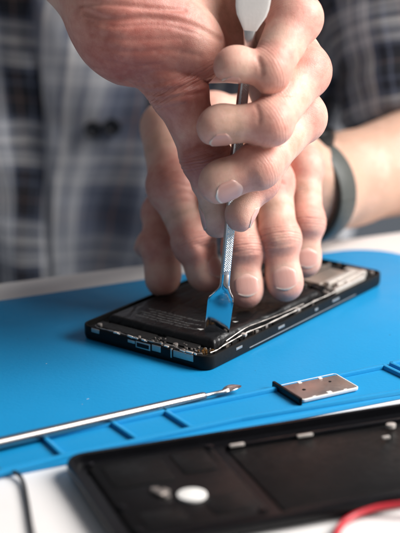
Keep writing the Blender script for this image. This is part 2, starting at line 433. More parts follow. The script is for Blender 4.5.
# long silver flex along the right-hand edge
silver_line([(5, 2.6, 6.9), (9, 1.8, 7.2), (14, 2.4, 7.3), (22, 2.6, 7.6), (33, 3.2, 7.6), (45, 2.6, 7.3), (60, 2.4, 7.3), (72, 2.1, 7.4), (85, 2.5, 7.3), (97, 2.0, 7.3), (108, 2.6, 7.2)], .55, 'flex_strip', 'flex')
m_ = MB(); m_.box(28.5, 31, 1.6, 3.9, 6.8, 8.2, .4, .3); m_.box(70, 72.5, 1.5, 3.4, 6.6, 7.9, .4, .2); m_.split('flex_clip', M['bracket'], ph)
silver_line([(20, 5.2, 7.0), (34, 5.0, 8.8), (46, 5.1, 8.2), (60, 5.1, 7.4), (80, 5.0, 6.9)], .35, 'wrapper_seam', 'silver')
m_ = MB()
for a0, a1 in ((20, 24.5), (52, 57), (82, 84.5), (97, 103)): m_.box(a0, a1, -.22, .5, 3.9, 5.1, .25)
m_.split('side_key', M['silver'], ph)
MB().box(30, 118, -.12, .5, 1.9, 2.35, .1).build('side_seam', M['silver'], ph)
for k in range(34):                     # small parts crowding the two rims
    if k < 20: x, y = random.uniform(9, 104), random.uniform(1.7, 3.9); a_, b_ = random.uniform(.8, 3.5), random.uniform(.4, 1.0)
    else: x, y = random.uniform(.9, 2.0), random.uniform(6, 60); a_, b_ = random.uniform(.4, 1.0), random.uniform(.7, 2.6)
    MB().box(x, x+a_, y, y+b_, 4.6, random.uniform(6.3, 7.5), .12, rot=random.uniform(-.15, .15)).build('rim_piece', random.choice((M['silver'], M['inner'], M['dullblack'], M['shield'])), ph)
for k in range(11):                     # chipped bright burrs along the bottom edge
    y = random.uniform(5, 58); MB().box(.2, random.uniform(.7, 1.6), y, y+random.uniform(.8, 3.5), 6.3, random.uniform(6.8, 7.2), .12, rot=random.uniform(-.12, .12)).build('edge_burr', M['bracket'], ph)
# top end: shield, brackets, parts
ub = MB(); ub.box(98.5, 142.5, 4, 66, 4.32, 5.5, .3); ub.build('main_board', M['inner'], ph)
sh_ = MB(); sh_.prism(rrect(106, 130, 12.5, 46, 1.5), 5.52, 8.2, .5); sh_.box(128.2, 134, 26, 44, 5.52, 7.4, .3)
shd = sh_.build('shield', M['shield'], ph)
mm = MB(); mm.prism(rrect(106.8, 129.0, 22.5, 22.9, .15), 8.18, 8.32, .05); mm.build('shield_seam', M['dullblack'], shd)
bk = MB(); bk.prism(rrect(109, 133, 9.3, 11.8, .6), 5.52, 8.6, .3); bk.prism(rrect(111, 136.5, 5.6, 8.2, .6), 5.52, 8.3, .3)
bk.prism(rrect(104, 131, 2.4, 4.5, .6), 5.52, 7.8, .3); bk.box(133, 136.5, 5, 16, 5.52, 8.0, .3); bk.box(117, 119.5, 4, 12, 5.6, 8.1, .3)
bk.split('bracket', M['bracket'], ph)
cm = MB()
for k in range(60):
    x = random.uniform(98.8, 112) if k < 34 else random.uniform(134, 142); y = random.uniform(4, 24) if k < 34 else random.uniform(5, 60)
    a, b = random.uniform(.4, 1.5), random.uniform(.4, 1.6)
    cm.box(x, x+a, y, y+b, 5.52, 5.6+random.uniform(.5, 1.9), .1, rot=random.choice((0, 0, .2, -.4)))
cm.split('component', M['silver'], ph)
cm = MB()
for k in range(26):
    x = random.uniform(98.6, 110); y = random.uniform(8, 62); a, b = random.uniform(1, 3.5), random.uniform(1, 3.5)
    if x+a > 105.7: x = 105.6-a
    cm.box(x, x+a, y, y+b, 5.5, 5.9+random.uniform(.6, 2.2), .2)
cm.box(131.5, 141, 48, 62, 5.52, 8.0, .6); cm.box(137, 142, 6, 20, 5.52, 7.6, .4); cm.split('black_component', M['blackgloss'], ph)
MB().disc(136.5, 55, 8.0, 8.7, 3.4).build('camera_module', M['blackgloss'], ph)
m_ = MB()
for x, y in ((5, 62.5), (5.4, 21), (139.5, 64.2), (140.5, 4.6), (101, 5.2), (101, 64.5)): m_.disc(x, y, 5.5, 6.9, 1.1, seg=14)
m_.split('screw', M['silver'], ph)
MB().box(144.2, 145.2, 8, 11.5, 4.2, 6.4, .3).build('corner_contact', M['bracket'], ph)

# ------------------------------------------------------------------ prying tool held upright
T0 = at(216.5, 334, Y=-121.); T1 = at(253, 2, Y=-126.)
ax = (T1-T0)/np.linalg.norm(T1-T0); wv = np.array([1., 0, 0]); wv = wv-ax*(wv@ax); wv /= np.linalg.norm(wv); dv = np.cross(ax, wv)   # wv right, dv back
if dv[1] < 0: dv = -dv
def tl(x, y, z, tw=0):        # x right, y back, z along the tool, twisted by tw
    c_, s_ = math.cos(tw), math.sin(tw)
    return tuple(T0+wv*(x*c_-y*s_)+dv*(x*s_+y*c_)+ax*z)
tool = empty('prying_tool', T0)
tag(tool, 'slim steel prying tool with knurled grip and flat blade, held upright against the battery', 'tool')
def loft(sec, name, mat, parent):
    """sections (z, half width, half thickness, offset x, twist) -> rounded flat bar"""
    m_ = MB(); V = []; F = []; K = 16
    for (z, hw, ht, ox, tw) in sec:
        for k in range(K):
            a = 2*PI*(k+.5)/K; cx, sx = math.cos(a), math.sin(a)
            x = hw*math.copysign(abs(cx)**.35, cx); y = ht*math.copysign(abs(sx)**.35, sx)
            V.append(np.array(tl(x+ox, y, z, tw))-T0)
    for i in range(len(sec)-1):
        for k in range(K):
            j = (k+1) % K; F.append((i*K+k, i*K+j, (i+1)*K+j, (i+1)*K+k))
    F.append(tuple(range(K))[::-1]); F.append(tuple((len(sec)-1)*K+k for k in range(K)))
    m_.add(V, F); return m_.build(name, mat, parent)
TW = .34
bl = [(-.6, 4.9, .12, 0, 0), (.4, 5.2, .16, 0, 0), (8, 5.4, .3, .1, 0), (15, 5.5, .42, .2, .0), (16.8, 5.3, .48, .3, 0), (18.4, 4.4, .6, .6, .03), (20, 3.1, .8, .9, .08), (21.8, 2.25, 1.1, 1.1, .2), (24, 1.95, 1.3, 1.1, .35), (27.5, 1.9, 1.5, 1.0, TW)]
loft(bl, 'blade', M['mirror'], tool)
LT = np.linalg.norm(T1-T0)
loft([(27.5, 1.9, 1.5, 1.0, TW), (45, 1.95, 1.75, .7, TW), (60, 2.0, 1.9, .3, TW), (80, 2.1, 2.0, 0, TW), (105, 2.0, 1.9, 0, TW), (118, 1.7, 1.5, 0, .4), (126, 1.8, 1.1, 0, .2), (131, 2.6, .9, 0, 0)], 'shaft', M['steel'], tool)
loft([(131, 2.6, .9, 0, 0), (134, 4.2, .85, 0, 0), (137, 5.9, .8, 0, 0), (140, 6.7, .8, 0, 0), (145, 7.1, .8, 0, 0), (151, 7.2, .8, 0, 0), (158, 6.9, .8, 0, 0), (162, 6, .75, 0, 0), (165, 4.2, .7, 0, 0), (166.5, 1.8, .6, 0, 0)], 'paddle', M['whitepl'], tool)
# knurled face: real raised diamonds
def knurl():
    V = []; F = []; nx = 18; nz = 340; z0, z1 = 29., 121.
    for j in range(nz+1):
        z = z0+(z1-z0)*j/nz
        hw = np.interp(z, [27.5, 60, 80, 105, 118], [1.9, 2.0, 2.1, 2.0, 1.7])*.84; ht = np.interp(z, [27.5, 45, 60, 80, 105, 118], [1.5, 1.75, 1.9, 2.0, 1.9, 1.5]); ox = np.interp(z, [27.5, 45, 60, 80], [1.0, .7, .3, 0])
        for i in range(nx+1):
            x = (i/nx*2-1)*hw
            a = (z+x*1.0)/.95; b = (z-x*1.4)/.95
            h = .30*max(0, 1-abs((a % 1)-.5)*2.3) + .12*max(0, 1-abs((b % 1)-.5)*3)
            if i in (0, nx) or j in (0, nz): h = -.15
            V.append(np.array(tl(x+ox, -ht-.02-h, z, TW))-T0)
    for j in range(nz):
        for i in range(nx):
            a = j*(nx+1)+i; F.append((a, a+1, a+nx+2, a+nx+1))
    o = mesh('knurled_grip', V, F, M['satin'], tool, False); return o
knurl()

# ------------------------------------------------------------------ spudger lying on the mat
S0 = at(-40, 452.5, z=3.4); S1 = at(206, 395.5, z=2.6); S2 = at(222, 392.3, z=2.6); S3 = at(241, 385, z=3.2)
sp_ = empty('spoon_spudger', S0)
tag(sp_, 'long steel spoon-ended spudger lying across the mat in front of the phone', 'tool')
r_ = lambda P: [tuple(np.array(p)-S0) for p in P]
sdir = (S1-S0)/np.linalg.norm(S1-S0); back = S0-sdir*70
MB().tube(r_([back, S0, S0+(S1-S0)*.5, S1-sdir*1.5, S1-sdir*.4, S1]), [2.3, 2.25, 1.95, 1.6, 1.35, .8], 24).build('handle', M['dull_steel'], sp_, smooth=True)
MB().tube(r_(spline([S1-sdir*.5, S1+sdir*3, S2, S2+(S3-S2)*.3], 4)), [.85, .8, .75, .75, .8, .85, .9, .95, 1.0, 1.1, 1.2, 1.3, 1.3], 16).build('neck', M['steel'], sp_, smooth=True)
V = []; F = []; dd = (S3-S2)/np.linalg.norm(S3-S2); sd = np.cross(dd, [0, 0, 1]); sd /= np.linalg.norm(sd); Ls = np.linalg.norm(S3-S2); nz_ = np.cross(sd, dd)
for lay in (0, 1):
    for i in range(15):
        t_ = i/14; w = 2.5*math.sin(PI*min(1, max(.08, t_*.93+.05)))**.7
        for j in range(9):
            u = (j/8*2-1); V.append(S2+dd*(t_*Ls)+sd*u*w+nz_*((.9*u*u*math.sin(PI*t_)-.25)+(0 if lay == 0 else -.45)) - S0)
n = 15*9
for i in range(14):
    for j in range(8):
        a = i*9+j; F.append((a, a+1, a+10, a+9)); F.append((a+n, a+n+9, a+n+10, a+n+1))
rim = [j for j in range(9)]+[i*9+8 for i in range(1, 15)]+[14*9+j for j in range(7, -1, -1)]+[i*9 for i in range(13, 0, -1)]
for k in range(len(rim)):
    a, b = rim[k], rim[(k+1) % len(rim)]; F.append((a, b, b+n, a+n))
MB().add(V, F).build('spoon_tip', M['steel'], sp_, smooth=True)

# ------------------------------------------------------------------ SIM tray
c0 = at(302, 404, z=.2); c1 = at(359.5, 391, z=.2); ya = math.atan2(c1[1]-c0[1], c1[0]-c0[0]); LL = np.linalg.norm((c1-c0)[:2])
st = empty('sim_tray', (c0[0], c0[1], .03), ya)
tag(st, 'small metal SIM card tray with a black end bar lying on the mat', 'tray')
wd = 17.5
tr = MB(); shell(tr, 0, LL, 0, wd, 1.6, [(.2, .5), (0, .8), (0, 1.7), (.12, 1.85), (.5, 1.85), (.55, 1.4)]); tr.box(LL*.47, LL*.55, 1, 2.6, 1.2, 1.9, .15); tr.box(LL*.3, LL*.36, wd-2.3, wd-1, 1.2, 1.9, .1); tr.box(LL*.66, LL*.72, wd-2.3, wd-1, 1.2, 1.91, .1)
for q in (.2, .74): tr.box(LL*q, LL*q+1.6, .7, 1.3, 1.3, 1.9, .1)
tr.build('carrier', M['whitepl'], st)
pl_ = MB(); pl_.prism(rrect(1.0, LL-1.0, 1.0, wd-1.0, 1.2), 1.45, 1.75, .1); pl = pl_.build('tray_plate', M['pinkmetal'], st)
hb = MB(); hb.disc(6.5, wd*.5, 1.74, 1.86, .8, seg=18, bev=.03); hb.disc(LL-7, wd*.62, 1.74, 1.86, .6, seg=18, bev=.03); hb.build('hole', M['black'], pl)
eb = MB(); eb.prism(rrect(-1.7, -.2, -1.0, wd+2.6, .7), 0, 3.0, .4); eb.build('end_bar', M['blackgloss'], st)
MB().box(-.25, .6, 1.5, wd-1.5, .8, 2.1, .1).build('bar_joint', M['silver'], st)

# ------------------------------------------------------------------ second phone shell in front
a2 = math.radians(20.5); FO = at(61, 455, z=4.6); fp = empty('phone_back_shell', (FO[0], FO[1], -.6), a2)
tag(fp, 'empty black phone back shell lying inside-up across the near mat edge', 'phone shell')
# local: x along, y negative toward the camera
sh2 = MB(); shell(sh2, 0, 152, -70, 0, 8.5, [(1.8, .2), (.5, .9), (0, 1.8), (0, 4.4), (.4, 5.1), (2.2, 5.1), (2.6, 2.2)]).build('shell', M['blackgloss'], fp)
b_ = MB(); b_.prism(rrect(7, 54, -64, -7, 3), 2.2, 3.5, .5); 
b_.build('antenna_cover', M['black'], fp)
p_ = MB(); p_.prism(rrect(59, 148, -63, -12, 2.5), 2.2, 2.8, .3); p_.build('battery_bed', M['shell_inner'], fp)
for r4, z4 in (((58.9, 149, -11.2, -9.4), 3.8), ((58.9, 149, -66, -64.2), 3.8)): MB().prism(rrect(*r4, .7), 2.2, z4, .4).build('rib', M['blackgloss'], fp)
def f_loc(px, py, z=4.4):
    P = at(px, py, z=z)[:2]-FO[:2]; return (P[0]*math.cos(a2)+P[1]*math.sin(a2), -P[0]*math.sin(a2)+P[1]*math.cos(a2))
for r4 in ((11, 33, -30, -11), (37, 50, -27, -10), (12, 27, -60, -50), (36, 50, -60, -46)): MB().prism(rrect(*r4, 2), 3.5, 3.8, .25).build('moulded_pad', M['shell_inner'], fp)
for x, y in ((8.5, -8.5), (53, -9), (9, -44), (52, -62), (9, -62)): MB().disc(x, y, 3.0, 4.2, 1.5, seg=18).build('screw_boss', M['blackgloss'], fp)
lx, ly = f_loc(192, 492.5)
MB().disc(lx, ly, 3.5, 4.5, 5.1, 4.9, 40, .3).build('lens_ring', M['whitepl'], fp)
bx_, by_ = f_loc(163, 490)
m_ = MB(); m_.box(bx_-2.6, bx_+2.2, by_-1.6, by_+1.4, 3.5, 4.8, .5, .5); m_.box(bx_-3.5, bx_-.5, by_+1, by_+3.6, 3.5, 4.9, .5, -.3); m_.box(bx_-1, bx_+1.3, by_-4, by_-1.2, 3.5, 4.5, .4, .2); m_.build('spring_contact', M['silver'], fp)
for px, py, l in ((237, 442.5, 5.6), (305, 433, 6.2), (386, 435, 3)):
    x, y = f_loc(px, py); MB().box(x-l/2, x+l/2, y-.7, y+.7, 3.5, 4.5, .3).build('clip', M['bracket'], fp)
x, y = f_loc(391, 424); MB().disc(x, y, 3.5, 5.0, 1.9, 1.5).build('screw_post', M['bracket'], fp)

# ------------------------------------------------------------------ wires
W = [at(x, y, z=z) for x, y, z in ((-220, 455, .9), (-60, 462, 0.9), (-20, 468, .9), (2, 470.5, .5), (16, 473, .0), (23, 482, -.7), (27, 500, -.9), (31, 525, -.9), (36, 550, -.9), (44, 590, -.9), (90, 760, -.9))]
MB().tube(spline(W, 8), .75, 12).build('black_wire', M['cable'], None, smooth=True); tag(bpy.data.objects['black_wire'], 'thin black wire curling off the mat onto the white table', 'wire')
W = [at(x, y, z=z) for x, y, z in ((330, 720, -.8), (326, 575, -.6), (333, 545, -.4), (340, 527, -.3), (352, 517, 0), (370, 509.5, 1), (392, 505.5, 2), (425, 503, 3.5), (480, 506, 1), (600, 520, .2), (800, 500, -.8))]
MB().tube(spline(W, 8), 1.15, 16).build('red_wire', M['red'], None, smooth=True); tag(bpy.data.objects['red_wire'], 'thick red wire looping on the white table beside the back shell', 'wire')

# ------------------------------------------------------------------ hands: a signed distance field per digit
def smin(a, b, k):
    h = np.clip(.5+.5*(b-a)/k, 0, 1); return b*(1-h)+a*h-k*h*(1-h)
def cone(P, a, b, ra, rb, waist=0.):
    ba = b-a; t = np.clip(((P-a)@ba)/(ba@ba), 0, 1); return np.linalg.norm(P-a-t[:, None]*ba, axis=1)-(ra+(rb-ra)*t-(waist*np.sin(PI*t) if waist else 0))
def ellip(P, c, r, R=None):
    q = P-c
    if R is not None: q = q@R
    k0 = np.linalg.norm(q/r, axis=1); k1 = np.linalg.norm(q/(r*r), axis=1)+1e-9; return k0*(k0-1)/k1
class Digit:
    """joints from knuckle to tip; dorsal = direction the nail faces"""
    def __init__(s, js, rs, dorsal, flat=0):
        s.flat = flat
        s.J = [np.array(at(*j[:2], Y=j[2])) if len(j) == 3 else np.array(j[1:]) for j in js]; s.r = rs
        d = s.J[-1]-s.J[-2]; s.dir = d/np.linalg.norm(d)
        v = np.array(dorsal, float); v = v-s.dir*(v@s.dir); s.dor = v/np.linalg.norm(v); s.side = np.cross(s.dir, s.dor)
    def sdf(s, P):
        d = None; n = len(s.J)
        for i in range(n-1):
            ra, rb = s.r[i], s.r[i+1]
            c = cone(P, s.J[i], s.J[i+1], ra*.98, rb*.98, .75 if (i and not s.flat) else .3)
            m = (s.J[i]+s.J[i+1])/2
            d = c if d is None else smin(d, c, 3.0 if s.flat == 0 else 2.0)
        # knuckle swellings and the soft pad under the tip
        for i in range(1, n-1): d = smin(d, np.linalg.norm(P-s.J[i], axis=1)-s.r[i]*(.98 if s.flat == 0 else .93), 3.5)
        t = s.J[-1]-s.dor*s.r[-1]*.16-s.dir*s.r[-1]*.35; d = smin(d, np.linalg.norm(P-t, axis=1)-s.r[-1]*.98, 3)
        # flatten above the nail
        q = (P-s.J[-1])@s.dor-s.r[-1]*.86; al = (P-s.J[-1])@s.dir
        w = np.clip((al+s.r[-1]*1.9)/4, 0, 1)*(np.abs((P-s.J[-1])@s.side) < 20)
        near = np.linalg.norm(P-s.J[-1], axis=1) < s.r[-1]*2.6
        dd = -smin(-d, -q, 2.5); d = np.where(near, d*(1-w)+dd*w, d)
        # skin folds across the joints
        for i in range(1, n-1):
            b = (s.J[i+1]-s.J[i]); b /= np.linalg.norm(b); a = (s.J[i]-s.J[i-1]); a /= np.linalg.norm(a); mdir = (a+b)/np.linalg.norm(a+b)
            sl = (P-s.J[i])@mdir; nr = np.linalg.norm(P-s.J[i], axis=1) < s.r[i]*1.7
            g = .42*np.exp(-((sl-.2)/.55)**2)+.26*np.exp(-((sl-2.3)/.5)**2)+.26*np.exp(-((sl+2.1)/.5)**2)
            g = g*(.22 if s.flat else 1)
            wob = .6+.4*np.sin((P-s.J[i])@s.side*.9+i)
            d = d+np.where(nr, g*wob, 0)
        return d
class Hand:
    def __init__(s, digits, palm, kpalm=11, groups=None):
        s.D = digits; s.palm = palm; s.k = kpalm; s.cuts = []; s.red = None
    def palm_sdf(s, P):
        d = None
        for (a, b, ra, rb) in s.palm:
            c = cone(P, a, b, ra, rb); d = c if d is None else smin(d, c, s.k)
        return d
    def field(s, P):
        pm = s.palm_sdf(P); d = pm
        for g in s.D:
            x = g.sdf(P); k = .7+8*np.exp(-(np.linalg.norm(P-g.J[0], axis=1)/17)**2)
            y = smin(pm, x, k); d = smin(d, y, .55)
        d = d+.28*np.sin(P[:, 0]*.21+1)*np.sin(P[:, 1]*.23)*np.sin(P[:, 2]*.19+2)
        for pts, depth, wdt in s.cuts:
            A = np.array(pts); mm_ = np.all((P > A.min(0)-wdt*3) & (P < A.max(0)+wdt*3), axis=1)
            if not mm_.any(): continue
            sub = P[mm_]; acc = np.zeros(len(sub))
            for a, b in zip(pts[:-1], pts[1:]):
                acc = np.maximum(acc, depth*np.exp(-(cone(sub, a, b, 0, 0)/wdt)**2))
            d = d.copy(); d[mm_] += acc
        for pts, depth, wdt in ():
            for a, b in zip(pts[:-1], pts[1:]):
                lo = np.minimum(a, b)-wdt*3; hi = np.maximum(a, b)+wdt*3
                m = np.all((P > lo) & (P < hi), axis=1)
                if m.any():
                    dist = cone(P[m], a, b, 0, 0); e = depth*np.exp(-(dist/wdt)**2)
                    if not hasattr(s, '_acc') or s._acc.shape != d.shape: s._acc = np.zeros(d.shape)
                    s._acc[m] = np.maximum(s._acc[m], e)
            if hasattr(s, '_acc') and s._acc.shape == d.shape: d = d+s._acc; s._acc = np.zeros(d.shape)
        return d
    def hit(s, px, py, Y0=-190., dY=1.0):
        """first point of the surface met when looking at (px, py)"""
        a = at(px, py, Y=Y0); d = (a-CAM)/np.linalg.norm(a-CAM); t = 0
        for _ in range(90):
            v = float(s.field((a+d*t)[None])[0])
            if v < .05: return a+d*t
            t += max(v*.8, .05)
            if t > 330: break
        return None
    def crease(s, pts, depth=.5, wdt=.8, n=4):
        P = [p for p in (s.hit(x, y) for x, y in [tuple(q) for q in spline([(x, y, 0) for x, y in pts], n) for q in [q[:2]]]) if p is not None]
        P2 = [P[0]]
        for p in P[1:]:
            if np.linalg.norm(p-P2[-1]) < 14: P2.append(p)
        s.new.append((P2, depth, wdt))
    def creases(s, L):
        s.new = []
        for c in L: s.crease(*c)
        s.cuts = s.cuts+s.new
def surface_nets(f, lo, hi, h):
    lo = np.array(lo, float); n = np.ceil((np.array(hi)-lo)/h).astype(int)+1
    B = 12; D = np.full(tuple(n), 9.0, dtype=np.float32)
    ctr = []; idx = []
    for i in range(0, n[0], B):
        for j in range(0, n[1], B):
            for k in range(0, n[2], B): idx.append((i, j, k)); ctr.append(lo+h*(np.array((i, j, k))+B/2))
    dc = f(np.array(ctr)); R = B*h*.5*1.7321+2.5
    for (i, j, k), v in zip(idx, dc):
        sl = (slice(i, min(i+B, n[0])), slice(j, min(j+B, n[1])), slice(k, min(k+B, n[2])))
        if abs(v) > R: D[sl] = v; continue
        g = np.stack(np.meshgrid(*[np.arange(x.start, x.stop) for x in sl], indexing='ij'), -1)
        D[sl] = f(lo+h*g.reshape(-1, 3)).reshape(g.shape[:3])
    I = D < 0
    c = I[:-1, :-1, :-1].astype(np.int8)
    for dx in (0, 1):
        for dy in (0, 1):
            for dz in (0, 1):
                if dx+dy+dz: c = c+I[dx:n[0]-1+dx, dy:n[1]-1+dy, dz:n[2]-1+dz]
    act = np.argwhere((c > 0) & (c < 8)); vid = np.full(c.shape, -1, dtype=np.int64); vid[tuple(act.T)] = np.arange(len(act))
    acc = np.zeros((len(act), 3)); cnt = np.zeros(len(act))
    cor = [(x, y, z) for x in (0, 1) for y in (0, 1) for z in (0, 1)]
    for a in cor:
        for axn in range(3):
            if a[axn] == 0:
                b = list(a); b[axn] = 1
                da = D[tuple((act+a).T)]; db = D[tuple((act+b).T)]; m = (da < 0) != (db < 0)
                t = da/(da-db+1e-12); p = act+np.array(a, float); p = p.astype(float); p[:, axn] += t
                acc[m] += p[m]; cnt[m] += 1
    V = lo+h*(acc/cnt[:, None]); F = []
    for axn in range(3):
        o = [k for k in range(3) if k != axn]
        sl0 = [slice(None)]*3; sl1 = [slice(None)]*3; sl0[axn] = slice(0, -1); sl1[axn] = slice(1, None)
        x = I[tuple(sl0)] != I[tuple(sl1)]; e = np.argwhere(x)
        e = e[(e[:, o[0]] > 0) & (e[:, o[1]] > 0) & (e[:, o[0]] < n[o[0]]-1) & (e[:, o[1]] < n[o[1]]-1)]
        q = []
        for s0, s1 in ((0, 0), (1, 0), (1, 1), (0, 1)):
            w = e.copy(); w[:, o[0]] -= 1-s0; w[:, o[1]] -= 1-s1; q.append(vid[tuple(w.T)])
        Q = np.stack(q, 1); ins = I[tuple(e.T)]; flip = ins if axn != 1 else ~ins
        Q[~flip] = Q[~flip][:, ::-1]; F.append(Q)
    F = np.concatenate(F); F = F[(F >= 0).all(1)]
    for _ in range(2):       # settle every vertex on the true surface
        d0 = f(V); e_ = .25; g = np.stack([f(V+np.eye(3)[k]*e_)-d0 for k in range(3)], 1)/e_
        L = np.maximum((g*g).sum(1), .3)[:, None]; V = V-np.clip((d0[:, None]*g/L), -h*.5, h*.5)*.8
    return V, F
def attributes(H, V):
    fl = np.zeros(len(V)); js = np.zeros(len(V)); jw = np.zeros(len(V)); best = np.full(len(V), 1e9)
    for g in H.D:
        r = g.r[-1]
        dt = np.linalg.norm(V-(g.J[-1]+g.dir*r*.3), axis=1); fl = np.maximum(fl, .72*np.exp(-(dt/(r*1.45))**2))
        for i in range(0, len(g.J)-1):
            dj = np.linalg.norm(V-g.J[i], axis=1)
            fl = np.maximum(fl, (.62 if i else .35)*np.exp(-((dj-g.r[i])/(g.r[i]*.55))**2*.8)*(dj < g.r[i]*2.5))
            if i:
                b = (g.J[i+1]-g.J[i]); b /= np.linalg.norm(b); a = (g.J[i]-g.J[i-1]); a /= np.linalg.norm(a); m = (a+b)/np.linalg.norm(a+b)
                s_ = (V-g.J[i])@m; up = dj < best; js[up] = s_[up]; best[up] = dj[up]
                w = (.4 if g.flat else 1)*np.exp(-(s_/3.6)**2)*(dj < g.r[i]*1.8); jw = np.maximum(jw, w)
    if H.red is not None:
        for c_, rr in H.red: fl = np.maximum(fl, 1.0*np.exp(-(np.linalg.norm(V-c_, axis=1)/rr)**2))  # natural palm redness plus shade painted into the skin
    return fl, js, jw

# --- the person's left hand, pressed flat-fingered on the phone
A_ = lambda x, y, Y: at(x, y, Y=Y)
Lth = Digit([(196, 196, -8), (163, 212, -36), (159, 250, -55), (161, 279, -65)], [13, 9.5, 10.6, 8.2], (-.9, .6, .3))
Lin = Digit([(168, 128, -26), (173, 187, -58), (195, 243, -74), (207, 275, -79)], [13, 11.6, 9.7, 8.0], (.85, -.55, .2))
Lmi = Digit([(212, 118, -22), (233, 195, -66), (243, 250, -83), (246, 291, -90.5)], [12, 9.8, 9.0, 7.9], (.05, -.9, .35))
Lri = Digit([(252, 120, -14), (271, 182, -60), (279, 239, -80), (284.5, 284, -88)], [12, 10.3, 9.4, 8.2], (.0, -.9, .35))
Lpi = Digit([(276, 140, -2), (303, 166, -40), (306, 222, -56), (305, 262, -62)], [11, 9.4, 8.4, 7.3], (.12, -.9, .35))
wr = A_(311, 189, 34); wr2 = A_(345, 180, 62); elb = A_(560, 120, 190)
LH = Hand([Lth, Lin, Lmi, Lri, Lpi], [
    (Lin.J[0], wr+np.array([-14, -12, 3.]), 11.5, 15), (Lmi.J[0], wr+np.array([-6, -5, 4.]), 12, 17), (Lri.J[0], wr+np.array([0, 0, 2.]), 12, 17), (Lpi.J[0], wr+np.array([4, -4, -4.]), 11.5, 17),
    (Lth.J[0], wr+np.array([-22, -12, -2.]), 14, 17), (wr, wr2, 22.5, 23), (wr2, elb, 23, 44)])
# --- the person's right hand, curled round the tool
Rpi = Digit([(250, -42, -68), (295, 19, -114), (269, 71, -133), (231, 66, -135)], [12, 10.9, 8.4, 7.2], (0, -.35, -.95), flat=1)
Rri = Digit([(264, 2, -62), (304, 71, -110), (270, 122, -137), (216, 127, -138)], [12, 11.0, 9.2, 7.9], (0, -.6, -.8), flat=1)
Rmi = Digit([(266, 34, -60), (300, 117, -104), (258, 166, -134), (218, 184, -137)], [12, 10.9, 9.3, 8.2], (.12, -.82, -.55), flat=1)
Rin = Digit([(262, 58, -60), (286, 130, -88), (260, 180, -115), (241, 217, -124)], [12, 9.6, 8.0, 6.3], (1, -.12, -.1), flat=1)
Rth = Digit([(128, 18, -96), (178, 90, -106), (206, 157, -111), (217.5, 220, -111)], [19, 11.8, 10.2, 7.9], (-1, -.12, .1))
rw = A_(66, -78, -62); relb = A_(-300, -210, 150)
RH = Hand([Rth, Rin, Rmi, Rri, Rpi], [
    (A_(150, 24, -92), A_(124, 6, -92), 20, 22), (A_(184, 48, -100), A_(130, 34, -98), 17, 21), (rw, A_(125, -5, -84), 27, 24), (Rpi.J[0], A_(105, -40, -70), 14, 24), (Rri.J[0], A_(130, -10, -72), 14, 22), (Rmi.J[0], A_(150, 20, -74), 13, 18), (Rin.J[0], A_(186, 50, -84), 10.5, 13),
    (rw, relb, 27, 40)], 12)
LH.creases([([(196, 244), (206, 247), (214, 245)], .5, .7), ([(166, 197), (180, 193), (192, 194)], .4, .8), ([(169, 204), (182, 201), (194, 202)], .3, .7), ([(162, 188), (176, 184), (190, 187)], .3, .7),
            ([(264, 243), (278, 246), (294, 243)], .45, .65), ([(232, 251), (245, 254), (258, 251)], .4, .65), ([(293, 226), (306, 229), (318, 226)], .5, .65), ([(292, 221), (306, 223), (319, 220)], .3, .6),
            ([(258, 184), (270, 181), (284, 184)], .35, .8), ([(146, 236), (158, 233), (170, 238)], .35, .8)])
RH.creases([([(84, 12), (110, 20), (150, 18), (190, 24), (222, 40)], 2.0, 1.2), ([(86, 20), (115, 26), (160, 24), (200, 34)], .9, .9), ([(80, 5), (110, 4), (150, 8), (185, 10)], .9, .9),
            ([(126, 82), (145, 92), (165, 92), (190, 86), (214, 80)], 1.5, 1.1), ([(136, 91), (155, 100), (180, 96), (205, 92)], 1.0, .8), ([(118, 76), (140, 84), (165, 82), (190, 74)], .5, .8), ([(148, 106), (165, 108), (185, 104)], .4, .7),
            ([(104, 60), (130, 66), (160, 64)], .35, .9), ([(98, 46), (130, 52), (170, 50), (200, 56)], .35, 1.0), ([(92, 34), (130, 40), (180, 38)], .3, 1.0),
            ([(186, 150), (200, 144), (214, 146)], .5, .8), ([(190, 158), (204, 153), (218, 156)], .35, .7), ([(192, 196), (203, 192), (212, 195)], .3, .6),
            ([(258, 58), (261, 66), (262, 74)], .8, .9), ([(256, 105), (259, 114), (259, 122)], .5, .8)])
RH.red = [(A_(130, 40, -110), 42.), (A_(185, 80, -105), 30.), (A_(205, 160, -118), 16.)]  # palm redness, deepened to paint the palm's shade into the skin colour
HV = []; HF = []; AT = [[], [], []]; off = 0
for H, lo, hi, h in ((LH, (-45, -110, -6), (135, 125, 118), .85), (RH, (-85, -160, 38), (80, -20, 215), .8)):
    V, F = surface_nets(H.field, lo, hi, h)
    HV.append(V); HF.append(F+off); off += len(V)
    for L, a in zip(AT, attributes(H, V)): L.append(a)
# forearms, upper arms and trunk continue inside the clothes
TC = np.array([-62., 320., 0.])
shL = np.array([120., 300., 330.]); shR = np.array([-240., 310., 330.])
def trunk(P):
    d = ellip(P, TC+np.array([0, 0, 120.]), np.array([135., 84., 330.]))
    d = smin(d, cone(P, shR, shL, 50, 50), 40); d = smin(d, cone(P, elb, shL, 40, 48), 20); d = smin(d, cone(P, relb, shR, 40, 48), 20)
    d = smin(d, cone(P, TC+np.array([0, 0, 330.]), TC+np.array([0, -10, 440.]), 52, 50), 40)
    e = elb-wr2; s1 = wr2+e*.36; d = smin(d, cone(P, s1, elb, 22.5+18.5*.36-.4, 40.6), 8)
    e = relb-rw; s2 = rw+e*.1; d = smin(d, cone(P, s2, relb, 28, 39.6), 8)
    return d
V, F = surface_nets(trunk, (-420, -70, -260), (420, 440, 520), 9)
HV.append(V); HF.append(F+off)
for L in AT: L.append(np.zeros(len(V)))
pe = empty('person', (-62, 320, -400)); tag(pe, 'person in plaid shirt holding the phone down while prying with the other hand', 'person')
